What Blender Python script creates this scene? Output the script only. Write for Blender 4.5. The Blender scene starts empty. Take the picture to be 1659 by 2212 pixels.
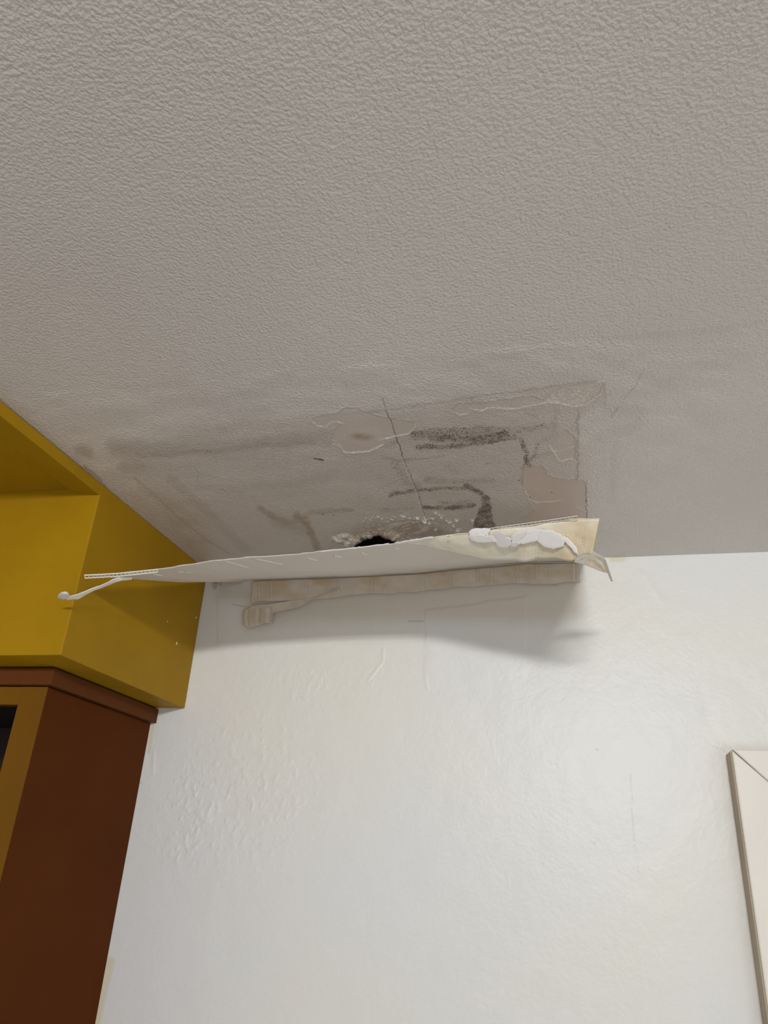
import bpy, bmesh, math
import numpy as np
from mathutils import Vector, Matrix

# ------------------------------------------------------------------ camera, light, exposure
S = 0.6                       # metres per layout unit
CAMZ = 1.84
PITCH, ROLL, YAW = math.radians(25.3664), math.radians(3.4439), math.radians(-14.6113)
FPX, CX, CY = 1608.6, 829.5, 1106.0
H = CAMZ + 1.0 * S            # ceiling height
W = 2.486 * S                 # distance of the back wall
scn = bpy.context.scene
scn.view_settings.view_transform = 'Standard'
scn.view_settings.look = 'None'
scn.view_settings.gamma = 1.0
scn.view_settings.use_curve_mapping = False
scn.view_settings.exposure = -0.80

cyw, syw = math.cos(YAW), math.sin(YAW)
FW = np.array([syw * math.cos(PITCH), cyw * math.cos(PITCH), math.sin(PITCH)])
_r0 = np.array([cyw, -syw, 0.0]); _u0 = np.cross(_r0, FW)
RT = math.cos(ROLL) * _r0 + math.sin(ROLL) * _u0
UP = -math.sin(ROLL) * _r0 + math.cos(ROLL) * _u0
EYE = np.array([0.0, 0.0, CAMZ])
cam = bpy.data.cameras.new('camera')
cam.sensor_fit = 'VERTICAL'; cam.sensor_height = 24.0; cam.lens = 24.0 * FPX / 2212.0
cam.clip_start = 0.02
cam_o = bpy.data.objects.new('camera', cam); scn.collection.objects.link(cam_o)
cam_o.matrix_world = Matrix(((RT[0], UP[0], -FW[0], EYE[0]), (RT[1], UP[1], -FW[1], EYE[1]),
                             (RT[2], UP[2], -FW[2], EYE[2]), (0, 0, 0, 1)))
scn.camera = cam_o

world = bpy.data.worlds.new('world'); scn.world = world; world.use_nodes = True
# added ambient fill through the room's open side, brighter below to lift the ceiling
_wt = world.node_tree; _bg = _wt.nodes['Background']
_tc = _wt.nodes.new('ShaderNodeTexCoord'); _sx = _wt.nodes.new('ShaderNodeSeparateXYZ'); _mr = _wt.nodes.new('ShaderNodeMapRange')
_wt.links.new(_tc.outputs['Generated'], _sx.inputs[0]); _wt.links.new(_sx.outputs['Z'], _mr.inputs['Value'])
_mr.inputs['From Min'].default_value = -0.25; _mr.inputs['From Max'].default_value = 0.15
_mr.inputs['To Min'].default_value = 1.05; _mr.inputs['To Max'].default_value = 0.42
_wt.links.new(_mr.outputs[0], _bg.inputs['Strength'])
_bg.inputs['Color'].default_value = (0.96, 0.98, 1.0, 1)

def area(name, loc, target, sx, sy, power, col, spread=180):
    L = bpy.data.lights.new(name, 'AREA'); L.shape = 'RECTANGLE'; L.size = sx; L.size_y = sy
    L.energy = power; L.color = col; L.spread = math.radians(spread)
    o = bpy.data.objects.new(name, L); scn.collection.objects.link(o)
    o.location = loc
    o.rotation_euler = (Vector(target) - Vector(loc)).to_track_quat('-Z', 'Y').to_euler()
    return o
# the lamp close under the ceiling behind the camera, and an added low fill behind it, aimed up to brighten the ceiling
area('room_lamp', (0.22, -1.20, CAMZ + 0.91 * S), (-0.45, W, CAMZ + 0.60 * S), 0.46, 0.085, 47.0, (1.0, 0.985, 0.96))
area('ceiling_fill', (1.2, -2.4, 0.7), (-0.3, 1.3, H), 1.6, 1.0, 30.0, (0.97, 0.985, 1.0))

# ------------------------------------------------------------------ helpers
def ray(x, y):
    return FW + (x - CX) / FPX * RT - (y - CY) / FPX * UP
def at_z(q, z):
    d = ray(*q); return EYE + d * ((z - CAMZ) / d[2])
def at_y(q, y):
    d = ray(*q); return EYE + d * (y / d[1])
def at_plane(q, p0, n):
    d = ray(*q); return EYE + d * (np.dot(np.asarray(p0) - EYE, n) / np.dot(d, n))
def U(x, y, z):
    return (x * S, y * S, CAMZ + z * S)
def to_px(P):
    v = P - EYE
    w = v @ FW
    return CX + FPX * (v @ RT) / w, CY - FPX * (v @ UP) / w

def link(name, me, mat=None, parent=None):
    o = bpy.data.objects.new(name, me); scn.collection.objects.link(o)
    if mat is not None: me.materials.append(mat)
    if parent is not None: o.parent = parent
    return o
def mesh(name, verts, faces, mat=None, parent=None, smooth=False):
    me = bpy.data.meshes.new(name)
    me.from_pydata([tuple(map(float, v)) for v in verts], [], [tuple(map(int, f)) for f in faces]); me.update()
    if smooth:
        for p in me.polygons: p.use_smooth = True
    return link(name, me, mat, parent)
def bevel(o, w, seg=2):
    m = o.modifiers.new('bevel', 'BEVEL'); m.width = w; m.segments = seg; m.limit_method = 'ANGLE'
    return o
def box_geo(a, b, V, F):
    n = len(V)
    x0, y0, z0 = a; x1, y1, z1 = b
    V += [(x0, y0, z0), (x1, y0, z0), (x1, y1, z0), (x0, y1, z0), (x0, y0, z1), (x1, y0, z1), (x1, y1, z1), (x0, y1, z1)]
    F += [tuple(n + i for i in f) for f in ((0, 3, 2, 1), (4, 5, 6, 7), (0, 1, 5, 4), (1, 2, 6, 5), (2, 3, 7, 6), (3, 0, 4, 7))]
def box(name, a, b, mat, parent=None, bev=0.0):
    V, F = [], []
    box_geo([min(p, q) for p, q in zip(a, b)], [max(p, q) for p, q in zip(a, b)], V, F)
    o = mesh(name, V, F, mat, parent)
    if bev: bevel(o, bev)
    return o
def prism(name, poly, axis, a, b, mat, parent=None, bev=0.0):
    """polygon (2 coords) swept along one axis between a and b"""
    def P(p, t):
        q = list(p); q.insert(axis, t); return q
    n = len(poly)
    V = [P(p, a) for p in poly] + [P(p, b) for p in poly]
    F = [tuple(range(n))[::-1], tuple(range(n, 2 * n))] + [(i, (i + 1) % n, n + (i + 1) % n, n + i) for i in range(n)]
    o = mesh(name, V, F, mat, parent)
    bm = bmesh.new(); bm.from_mesh(o.data); bmesh.ops.recalc_face_normals(bm, faces=bm.faces); bm.to_mesh(o.data); bm.free()
    if bev: bevel(o, bev)
    return o
def empty(name, loc=(0, 0, 0)):
    o = bpy.data.objects.new(name, None); scn.collection.objects.link(o); o.location = loc
    o.empty_display_size = 0.05
    return o
def keep(parent, *kids):
    """parent the pieces to an Empty standing at the thing's base without moving them"""
    bpy.context.view_layer.update()
    for k in kids:
        k.parent = parent; k.matrix_parent_inverse = parent.matrix_world.inverted()
def tag(o, label, cat, group=None, kind=None):
    if label: o['label'] = label
    if cat: o['category'] = cat
    if group: o['group'] = group
    if kind: o['kind'] = kind
    return o

# ---- noise
RNG = np.random.default_rng(7)
TAB = RNG.random((256, 256))
def vnoise(x, y):
    x = np.asarray(x, float); y = np.asarray(y, float)
    xi = np.floor(x).astype(int); yi = np.floor(y).astype(int)
    fx = x - xi; fy = y - yi
    fx = fx * fx * (3 - 2 * fx); fy = fy * fy * (3 - 2 * fy)
    a = TAB[xi % 256, yi % 256]; b = TAB[(xi + 1) % 256, yi % 256]
    c = TAB[xi % 256, (yi + 1) % 256]; d = TAB[(xi + 1) % 256, (yi + 1) % 256]
    return (a * (1 - fx) + b * fx) * (1 - fy) + (c * (1 - fx) + d * fx) * fy
def fbm(x, y, o=4):
    s = 0; a = 0.5; t = 0
    for i in range(o):
        s = s + a * vnoise(x * 2 ** i + 17.3 * i, y * 2 ** i + 5.1 * i); t += a; a *= 0.5
    return s / t
def sstep(a, b, x):
    t = np.clip((x - a) / (b - a), 0, 1); return t * t * (3 - 2 * t)
def dist_line(X, Y, pts):
    d = np.full(X.shape, 1e9)
    for (ax, ay), (bx, by) in zip(pts[:-1], pts[1:]):
        dx, dy = bx - ax, by - ay
        t = np.clip(((X - ax) * dx + (Y - ay) * dy) / (dx * dx + dy * dy + 1e-9), 0, 1)
        d = np.minimum(d, np.hypot(X - ax - t * dx, Y - ay - t * dy))
    return d
def in_poly(X, Y, pts):
    c = np.zeros(X.shape, bool); n = len(pts)
    for i in range(n):
        (ax, ay), (bx, by) = pts[i], pts[(i + 1) % n]
        if ay == by: continue
        c ^= ((ay > Y) != (by > Y)) & (X < (bx - ax) * (Y - ay) / (by - ay) + ax)
    return c
def sdf(X, Y, pts):
    d = dist_line(X, Y, list(pts) + [pts[0]])
    return np.where(in_poly(X, Y, pts), -d, d)

def grid_mesh(name, P, nx, ny, mat, keepmask=None, attrs=None, parent=None, flip=False, extra=None):
    """regular grid of nx*ny points (row by row) as one smooth mesh; keepmask drops faces; extra = (verts, quads)"""
    idx = np.arange(nx * ny).reshape(ny, nx)
    q = np.stack([idx[:-1, :-1], idx[:-1, 1:], idx[1:, 1:], idx[1:, :-1]], -1).reshape(-1, 4)
    if flip: q = q[:, ::-1]
    if keepmask is not None:
        q = q[keepmask[q].all(1)]
    P = np.asarray(P, float).reshape(-1, 3)
    nbase = len(P)
    if extra is not None:
        P = np.vstack([P, np.array(extra[0], float)]); q = np.vstack([q, np.array(extra[1]) + nbase])
    me = bpy.data.meshes.new(name)
    me.vertices.add(len(P)); me.vertices.foreach_set('co', P.astype(np.float32).ravel())
    me.loops.add(len(q) * 4); me.loops.foreach_set('vertex_index', q.astype(np.int32).ravel())
    me.polygons.add(len(q))
    me.polygons.foreach_set('loop_start', np.arange(0, len(q) * 4, 4, dtype=np.int32))
    me.polygons.foreach_set('loop_total', np.full(len(q), 4, dtype=np.int32))
    me.polygons.foreach_set('use_smooth', np.ones(len(q), bool))
    me.update(calc_edges=True); me.validate()
    for k, A in (attrs or {}).items():
        at = me.attributes.new(k, 'FLOAT_COLOR', 'POINT')
        full = np.zeros((len(P), 4), np.float32); full[:nbase] = A
        at.data.foreach_set('color', full.ravel())
    return link(name, me, mat, parent)

# ---- node helpers
class NT:
    def __init__(s, name):
        s.m = bpy.data.materials.new(name); s.m.use_nodes = True
        s.t = s.m.node_tree; s.b = s.t.nodes['Principled BSDF']
    def n(s, typ, **kw):
        o = s.t.nodes.new(typ)
        for k, v in kw.items():
            if isinstance(k, str) and hasattr(o, k): setattr(o, k, v)
        return o
    def l(s, a, b): s.t.links.new(a, b)
    def coord(s):
        if not hasattr(s, '_c'): s._c = s.n('ShaderNodeTexCoord')
        return s._c.outputs['Object']
    def noise(s, scale, detail=3, rough=0.5, vec=None, dist=0.0):
        o = s.n('ShaderNodeTexNoise'); o.inputs['Scale'].default_value = scale
        o.inputs['Detail'].default_value = detail; o.inputs['Roughness'].default_value = rough
        o.inputs['Distortion'].default_value = dist
        s.l(vec or s.coord(), o.inputs['Vector']); return o.outputs['Fac']
    def ramp(s, fac, a, b, ca=(0, 0, 0, 1), cb=(1, 1, 1, 1)):
        o = s.n('ShaderNodeValToRGB'); o.color_ramp.elements[0].position = a; o.color_ramp.elements[1].position = b
        o.color_ramp.elements[0].color = ca; o.color_ramp.elements[1].color = cb
        s.l(fac, o.inputs[0]); return o.outputs[0]
    def math(s, op, a, b=None, clamp=False):
        o = s.n('ShaderNodeMath'); o.operation = op; o.use_clamp = clamp
        for i, v in enumerate((a, b)):
            if v is None: continue
            if isinstance(v, (int, float)): o.inputs[i].default_value = v
            else: s.l(v, o.inputs[i])
        return o.outputs[0]
    def mix(s, fac, a, b, typ='MIX'):
        o = s.n('ShaderNodeMix'); o.data_type = 'RGBA'; o.blend_type = typ
        for sock, v in ((o.inputs[0], fac), (o.inputs[6], a), (o.inputs[7], b)):
            if isinstance(v, (int, float)): sock.default_value = v
            elif isinstance(v, (tuple, list)): sock.default_value = (*v[:3], 1)
            else: s.l(v, sock)
        return o.outputs[2]
    def bump(s, h, strength, dist, normal=None):
        o = s.n('ShaderNodeBump'); o.inputs['Distance'].default_value = dist
        if isinstance(strength, (int, float)): o.inputs['Strength'].default_value = strength
        else: s.l(strength, o.inputs['Strength'])
        s.l(h, o.inputs['Height'])
        if normal is not None: s.l(normal, o.inputs['Normal'])
        return o.outputs[0]
    def attr(s, name):
        o = s.n('ShaderNodeAttribute'); o.attribute_name = name
        sp = s.n('ShaderNodeSeparateColor'); s.l(o.outputs['Color'], sp.inputs[0])
        return sp.outputs[0], sp.outputs[1], sp.outputs[2], o.outputs['Alpha']
    def done(s, col=None, rough=0.5, normal=None, spec=0.5):
        if col is not None:
            if isinstance(col, tuple): s.b.inputs['Base Color'].default_value = (*col[:3], 1)
            else: s.l(col, s.b.inputs['Base Color'])
        if isinstance(rough, (int, float)): s.b.inputs['Roughness'].default_value = rough
        else: s.l(rough, s.b.inputs['Roughness'])
        s.b.inputs['Specular IOR Level'].default_value = spec
        if normal is not None: s.l(normal, s.b.inputs['Normal'])
        return s.m

def paint(name, col, rough=0.45, var=0.10, bscale=60, bstr=0.15, spec=0.4):
    k = NT(name)
    n1 = k.noise(5, 4); n2 = k.noise(bscale, 3)
    c = k.mix(k.ramp(n1, 0.3, 0.7), tuple(v * (1 - var) for v in col), tuple(min(1, v * (1 + var)) for v in col))
    sp = k.ramp(k.noise(140, 2), 0.74, 0.80)
    c = k.mix(k.math('MULTIPLY', sp, 0.25), c, tuple(v * 0.55 for v in col))
    return k.done(c, rough, k.bump(n2, bstr, 0.002), spec)

# ------------------------------------------------------------------ materials
def ceiling_material():
    k = NT('textured ceiling paint')
    stain, mold, pink, edge = k.attr('tone_masks')
    yellow, crack, smooth, white = k.attr('damage')
    base = k.mix(k.ramp(k.noise(3, 3), 0.3, 0.7), (0.635, 0.585, 0.55), (0.68, 0.63, 0.59))
    c = k.mix(k.math('MULTIPLY', stain, k.ramp(k.noise(55, 4, 0.7), 0.25, 0.75, (0.55, 0.55, 0.55, 1)), True), base, (0.25, 0.160, 0.100))
    c = k.mix(pink, c, (0.60, 0.50, 0.43))
    c = k.mix(k.math('MULTIPLY', yellow, k.ramp(k.noise(70, 3), 0.2, 0.7, (0.5, 0.5, 0.5, 1)), True), c, (0.28, 0.185, 0.07))
    # mildew: fine specks whose density follows the mask
    sp = k.noise(430, 3, 0.65)
    sp2 = k.noise(60, 3, 0.6)
    thr = k.math('SUBTRACT', 0.745, k.math('MULTIPLY', mold, k.math('ADD', 0.23, k.math('MULTIPLY', sp2, 0.24))))
    f = k.math('MULTIPLY', k.math('SUBTRACT', sp, thr), 16.0, True)
    f = k.math('MULTIPLY', f, k.math('MINIMUM', k.math('MULTIPLY', mold, 2.2), 0.92), True)
    c = k.mix(f, c, (0.075, 0.045, 0.033))
    c = k.mix(edge, c, (0.80, 0.74, 0.66))
    c = k.mix(white, c, (0.80, 0.76, 0.69))
    c = k.mix(crack, c, (0.05, 0.033, 0.022))
    v = k.n('ShaderNodeTexVoronoi'); v.inputs['Scale'].default_value = 235; v.feature = 'SMOOTH_F1'
    w = k.n('ShaderNodeMapping'); k.l(k.coord(), w.inputs['Vector']); w.inputs['Scale'].default_value = (1.0, 1.0, 1.0)
    dn = k.n('ShaderNodeTexNoise'); dn.inputs['Scale'].default_value = 90; k.l(w.outputs[0], dn.inputs['Vector'])
    mx = k.n('ShaderNodeMix'); mx.data_type = 'RGBA'; mx.blend_type = 'LINEAR_LIGHT'; mx.inputs[0].default_value = 0.008
    k.l(w.outputs[0], mx.inputs[6]); k.l(dn.outputs['Color'], mx.inputs[7]); k.l(mx.outputs[2], v.inputs['Vector'])
    h = k.math('ADD', k.math('MULTIPLY', k.ramp(k.noise(270, 1.5, 0.5), 0.30, 0.72), 0.55), k.math('MULTIPLY', k.math('SUBTRACT', 0.6, v.outputs['Distance']), 0.55))
    h = k.math('ADD', h, k.math('MULTIPLY', k.noise(45, 2), 0.5))
    st = k.math('SUBTRACT', 1.0, k.math('MULTIPLY', smooth, 0.85))
    nrm = k.bump(h, k.math('MULTIPLY', st, CEIL_BUMP), 0.0024)
    return k.done(c, 0.36, nrm, 0.55)
CEIL_BUMP = 0.60

def wall_material():
    k = NT('white gloss wall paint')
    beige, yel, line, rough = k.attr('tone_masks')
    n1 = k.noise(2.3, 2)
    base = k.mix(k.ramp(n1, 0.35, 0.65), (0.765, 0.775, 0.775), (0.79, 0.78, 0.73))
    c = k.mix(beige, base, (0.60, 0.52, 0.42))
    c = k.mix(yel, c, (0.70, 0.60, 0.34))
    c = k.mix(line, c, (0.34, 0.30, 0.25))
    big = k.noise(30, 5, 0.55, dist=0.5)
    fine = k.noise(120, 3, 0.5)
    h = k.math('ADD', k.math('MULTIPLY', big, 0.65), k.math('MULTIPLY', fine, 0.34))
    h = k.math('ADD', h, k.math('MULTIPLY', k.math('MULTIPLY', k.noise(190, 2), rough), 0.5))
    return k.done(c, 0.40, k.bump(h, 0.55, 0.0026), 0.45)

M_CEIL = ceiling_material()
M_WALL = wall_material()
M_YEL = paint('mustard yellow paint', (0.345, 0.192, 0.005), 0.5, spec=0.12)
M_BROWN = paint('chocolate brown paint', (0.093, 0.024, 0.003), 0.6, 0.06, 90, 0.1, spec=0.05)
M_TRIM = paint('red brown trim paint', (0.115, 0.036, 0.008), 0.55, 0.08, spec=0.08)
M_OCHRE = paint('ochre cabinet frame paint', (0.165, 0.070, 0.002), 0.5, 0.12, spec=0.15)
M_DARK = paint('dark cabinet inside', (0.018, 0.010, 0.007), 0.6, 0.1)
M_CAVITY = paint('dark hollow above the ceiling', (0.040, 0.026, 0.018), 0.9, 0.4, 80, 0.6)
M_PLAIN = paint('plain wall paint', (0.74, 0.73, 0.70), 0.5, 0.03)
M_FLOOR = paint('pale floor', (0.57, 0.55, 0.52), 0.4, 0.1)
M_CASE = paint('cream white casing paint', (0.80, 0.765, 0.70), 0.4, 0.03)
M_CASESIDE = paint('brownish casing edge', (0.40, 0.33, 0.24), 0.6, 0.15)  # outer edge browner and darker than the casing face
M_SHEET = paint('matte white sheet', (0.70, 0.64, 0.575), 0.55, 0.04, 45, 0.2)
M_BARS = paint('cream paper bars', (0.84, 0.80, 0.73), 0.6, 0.04)
M_FLAKE = paint('white paint flake', (0.80, 0.77, 0.76), 0.6, 0.03, 160, 0.3)
M_MESH = paint('white fibreglass mesh', (0.80, 0.77, 0.70), 0.5, 0.03)

def cream_material():
    k = NT('cream adhesive backing')
    n = k.noise(22, 4, 0.6); n2 = k.noise(70, 3)
    c = k.mix(k.ramp(n, 0.35, 0.68), (0.83, 0.79, 0.68), (0.72, 0.63, 0.46))
    sp = k.ramp(k.noise(200, 2), 0.76, 0.80)
    uv = k.n('ShaderNodeUVMap')
    su = k.n('ShaderNodeSeparateXYZ'); k.l(uv.outputs[0], su.inputs[0])
    tan = k.math('MULTIPLY', k.ramp(k.math('DIVIDE', su.outputs[0], 52.0), 0.72, 0.9), k.ramp(k.noise(30, 4, 0.6), 0.3, 0.6, (0.3, 0.3, 0.3, 1)), True)
    c = k.mix(k.math('MULTIPLY', tan, 0.75), c, (0.60, 0.46, 0.24))
    c = k.mix(k.math('MULTIPLY', sp, 0.7), c, (0.12, 0.08, 0.05))
    br = k.n('ShaderNodeTexBrick'); br.offset = 0.0; br.inputs['Scale'].default_value = 1.0
    br.inputs['Mortar Size'].default_value = 0.07; br.inputs['Brick Width'].default_value = 1.0; br.inputs['Row Height'].default_value = 1.0
    k.l(uv.outputs[0], br.inputs['Vector'])
    m = k.math('MULTIPLY', br.outputs['Fac'], k.ramp(k.noise(16, 2), 0.56, 0.64), True)
    c = k.mix(k.math('MULTIPLY', m, 0.6), c, (0.86, 0.82, 0.70))
    k.b.inputs['Subsurface Weight'].default_value = 0.0
    return k.done(c, 0.33, k.bump(n2, 0.4, 0.003), 0.5)
M_CREAM = cream_material()
def paper_material():
    k = NT('beige torn paper tape')
    c = k.mix(k.ramp(k.noise(25, 4), 0.3, 0.7), (0.61, 0.53, 0.43), (0.70, 0.63, 0.54))
    yl, crease_shade, tr, al = k.attr('tone_masks')
    c = k.mix(yl, c, (0.55, 0.40, 0.20))
    c = k.mix(tr, c, (0.84, 0.79, 0.72))
    c = k.mix(crease_shade, c, (0.27, 0.22, 0.17))  # shade of the creases put into the paper colour
    return k.done(c, 0.6, k.bump(k.noise(150, 3), 0.25, 0.002), 0.3)
M_PAPER = paper_material()

# ------------------------------------------------------------------ ceiling
def z4(p): return [(640 + x / 2.127, 800 + y / 2.127) for x, y in p]
def z7(p): return [(180 + x / 2.860, 860 + y / 2.860) for x, y in p]
def z2(p): return [(640 + x / 2.304, 1050 + y / 2.304) for x, y in p]
def z3(p): return [(100 + x / 2.370, 1130 + y / 2.370) for x, y in p]
def z8(p): return [(760 + x / 2.765, 1180 + y / 2.765) for x, y in p]

HOLE = z2([(270, 310), (300, 282), (335, 258), (370, 246), (400, 238), (412, 232), (424, 243), (468, 260), (515, 272), (535, 290), (520, 330), (440, 350), (330, 345)])

def build_ceiling():
    x0, x1 = -1.344 * S, 0.42 * S
    y0, y1 = 1.28 * S, W
    nx, ny = 860, 440
    xs = np.linspace(x0, x1, nx); ys = np.linspace(y0, y1, ny)
    GX, GY = np.meshgrid(xs, ys)
    P = np.stack([GX.ravel(), GY.ravel(), np.full(GX.size, H)], 1)
    X, Y = to_px(P)
    wx = X + 5 * (fbm(X / 14, Y / 9, 3) - 0.5) * 2; wy = Y + 4 * (fbm(X / 14 + 40, Y / 9 + 9, 3) - 0.5) * 2
    n1 = fbm(X / 22, Y / 10, 4); n2 = fbm(X / 60 + 3, Y / 22 + 7, 4)
    Z0 = np.zeros(X.shape)
    stain = Z0.copy(); mold = Z0.copy(); pink = Z0.copy(); edge = Z0.copy()
    yellow = Z0.copy(); crack = Z0.copy(); smooth = Z0.copy(); white = Z0.copy(); dz = Z0.copy()
    def stroke(A, pts, w, v, soft=0.7, warp=True):
        d = dist_line(wx if warp else X, wy if warp else Y, pts)
        np.maximum(A, v * (1 - sstep(w / 2 * (1 - soft), w / 2 * (1 + soft * 0.6), d)), out=A)
    def fill(A, pts, v, soft=6):
        d = sdf(wx, wy, pts)
        np.maximum(A, v * (1 - sstep(-soft, soft, d)), out=A)
    # the faint stained rectangle left by the fallen covering
    fill(stain, [(262, 958), (420, 935), (540, 922), (672, 900), (830, 878), (1298, 823), (1303, 872), (1250, 905), (1252, 1035), (1268, 1040), (1268, 1200), (440, 1232), (300, 1030)], 0.15, 10)
    stain *= 0.55 + 0.9 * n2
    fill(stain, z4([(480, 175), (1000, 100), (1400, 50), (1418, 160), (1300, 180), (1290, 500), (1040, 520), (880, 560), (560, 540), (470, 330), (410, 170)]), 0.17, 7)
    # bands on the left half
    stroke(stain, z7([(200, 300), (400, 325), (740, 318), (1000, 285), (1300, 262), (1520, 245)]), 46, 0.36)
    stroke(stain, z7([(330, 345), (520, 350), (740, 330), (1000, 300), (1420, 275)]), 16, 0.50)
    stroke(stain, z7([(640, 230), (1000, 200), (1400, 150)]), 40, 0.20)
    stroke(stain, z7([(250, 420), (360, 440), (330, 380), (240, 330)]), 30, 0.28)
    stroke(stain, z7([(310, 490), (440, 600), (560, 710), (640, 780), (750, 870), (900, 960)]), 6, 0.42, 0.9, False)
    stroke(stain, z7([(360, 540), (520, 640), (700, 770)]), 22, 0.22)
    stroke(stain, z7([(540, 500), (700, 640), (860, 790), (1000, 930)]), 30, 0.30)
    stroke(stain, z7([(700, 545), (880, 570), (1100, 540), (1500, 500)]), 26, 0.26)
    stroke(stain, z7([(565, 445), (620, 418), (690, 425), (712, 470), (700, 520)]), 4, 0.34, 0.8, False)
    stroke(stain, z7([(1400, 710), (1550, 695), (1659, 690)]), 14, 0.45)
    stroke(stain, z7([(-20, 320), (30, 340)]), 26, 0.5)
    stroke(stain, z7([(0, 420), (60, 470), (130, 540)]), 8, 0.5)
    # streaks in the right half
    stroke(stain, z4([(70, 215), (200, 200), (400, 185), (480, 172), (1000, 98), (1390, 48)]), 6, 0.45, 0.9)
    stroke(stain, z4([(1412, 55), (1420, 160)]), 5, 0.4, 0.9)
    stroke(stain, z4([(1294, 180), (1292, 350), (1288, 500)]), 7, 0.62, 0.8)
    stroke(stain, z4([(1190, 170), (1190, 300), (1130, 320)]), 18, 0.30)
    stroke(stain, z4([(1440, 180), (1580, 190), (1560, 260), (1400, 300)]), 30, 0.12)
    stroke(stain, z4([(1470, 280), (1450, 600)]), 22, 0.10)
    stroke(stain, z4([(400, 402), (470, 415), (560, 408), (680, 392)]), 6, 0.55, 0.9)
    stroke(stain, z4([(0, 320), (90, 330), (165, 330), (440, 345)]), 22, 0.30)
    stroke(stain, z4([(1050, 450), (1090, 400), (1165, 380)]), 14, 0.4)
    stroke(stain, z4([(800, 330), (860, 400), (820, 420)]), 20, 0.2)
    stroke(stain, z4([(1040, 520), (1040, 450)]), 10, 0.5)
    # mildew
    MO = [([(540, 300), (640, 285), (760, 285), (900, 275)], 28, .78), ([(560, 352), (700, 350), (850, 330), (1000, 305)], 17, .85),
          ([(620, 310), (850, 312), (960, 290)], 22, .95), ([(900, 272), (1050, 270), (1190, 248)], 20, .60), ([(1190, 180), (1192, 300)], 16, .35),
          ([(1030, 320), (1050, 370), (1070, 440)], 14, .85), ([(1105, 330), (1090, 400)], 12, .55), ([(1050, 440), (1090, 400)], 12, .6),
          ([(450, 420), (500, 500), (560, 525)], 26, .55), ([(600, 500), (750, 512), (905, 505)], 18, .55), ([(700, 430), (730, 470)], 26, .4),
          ([(860, 430), (930, 425)], 14, .4), ([(1060, 200), (1100, 205)], 12, .45), ([(800, 400), (860, 385)], 14, .35),
          ([(430, 572), (560, 548), (700, 542), (800, 538)], 11, .85), ([(780, 532), (850, 565), (880, 590)], 14, 1.0),
          ([(590, 632), (700, 630), (815, 622)], 13, .95), ([(650, 610), (800, 600)], 10, .6), ([(860, 580), (870, 640)], 18, 1.05),
          ([(380, 640), (480, 636), (540, 632)], 9, .5), ([(0, 330), (60, 320), (160, 330)], 18, .35), ([(390, 345), (460, 330)], 14, .45),
          ([(180, 660), (60, 655)], 8, .3), ([(400, 530), (540, 505)], 16, .4), ([(620, 690), (680, 700)], 10, .5)]
    for p, w, v in MO:
        stroke(mold, z4(p), w * 1.05, v * 0.9); stroke(mold, z4(p), w * 2.0, v * 0.38)
    fill(mold, z4([(838, 640), (885, 590), (920, 728), (815, 728), (822, 680)]), 1.0, 4)
    for p, w, v in (([(300, 310), (460, 330), (700, 320), (760, 330)], 14, .28), ([(1000, 290), (1400, 250), (1540, 230)], 22, .35), ([(660, 320), (780, 330)], 10, .45), ([(840, 570), (900, 570)], 10, .35), ([(1440, 710), (1659, 700)], 8, .4)):
        stroke(mold, z7(p), w, v)
    stain = np.maximum(stain, 0.55 * np.clip(mold, 0, 1))
    mold = .88 * np.clip(mold, 0, 2) ** .72
    mold *= 0.65 + 0.7 * fbm(X / 9, Y / 5, 3)
    # peeled layers
    P1 = z4([(70, 225), (120, 205), (180, 200), (220, 178), (280, 175), (330, 195), (380, 215), (450, 225), (510, 232), (550, 240), (545, 270), (520, 290), (470, 300), (410, 318), (395, 340), (340, 370), (230, 382), (200, 350), (165, 315), (175, 275), (215, 245), (190, 237), (150, 245), (100, 262)])
    P2 = z4([(712, 185), (740, 155), (850, 150), (1000, 130), (1080, 118), (1135, 135), (1180, 90), (1260, 70), (1400, 50), (1415, 65), (1380, 120), (1300, 165), (1200, 150), (1010, 175), (820, 182), (760, 205)])
    P3 = z4([(1045, 520), (1050, 450), (1120, 440), (1150, 460), (1145, 480), (1200, 498), (1320, 505), (1333, 560), (1333, 700), (1045, 720), (1050, 670), (1100, 640), (1070, 600), (1050, 560)])
    P4 = z4([(1165, 355), (1190, 300), (1240, 275), (1280, 310), (1285, 350), (1275, 405), (1210, 418), (1185, 380)])
    for pl, v, sm in ((P1, .62, .8), (P2, .35, .25), (P3, .92, .9), (P4, .5, .4)):
        d = sdf(X + 7 * (fbm(X / 11, Y / 8, 3) - .5), Y + 6 * (fbm(X / 12 + 31, Y / 8, 3) - .5), pl)
        m = 1 - sstep(-1.0, 1.0, d)
        fade = 1.0
        if pl is P1: fade = sstep(z4([(0, 175)])[0][1], z4([(0, 245)])[0][1], Y) * 0.9 + 0.1
        np.maximum(pink, v * m * fade, out=pink); np.maximum(smooth, sm * m * fade, out=smooth)
        mold *= 1 - 0.8 * m * fade; stain *= 1 - 0.45 * m
        np.maximum(stain, 0.42 * (1 - sstep(0.5, 2.6, np.abs(d))), out=stain)
        dz += (0.0003 if pl is P2 else 0.0005) * m
        dz -= 0.0003 * np.exp(-((d - 1.2) / 1.4) ** 2)
    d = np.hypot((X - 782) / 34, (Y - 945) / 11); yellow = np.maximum(yellow, 0.75 * (1 - sstep(0.2, 1.1, d + 0.5 * (n1 - .5))))
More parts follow.
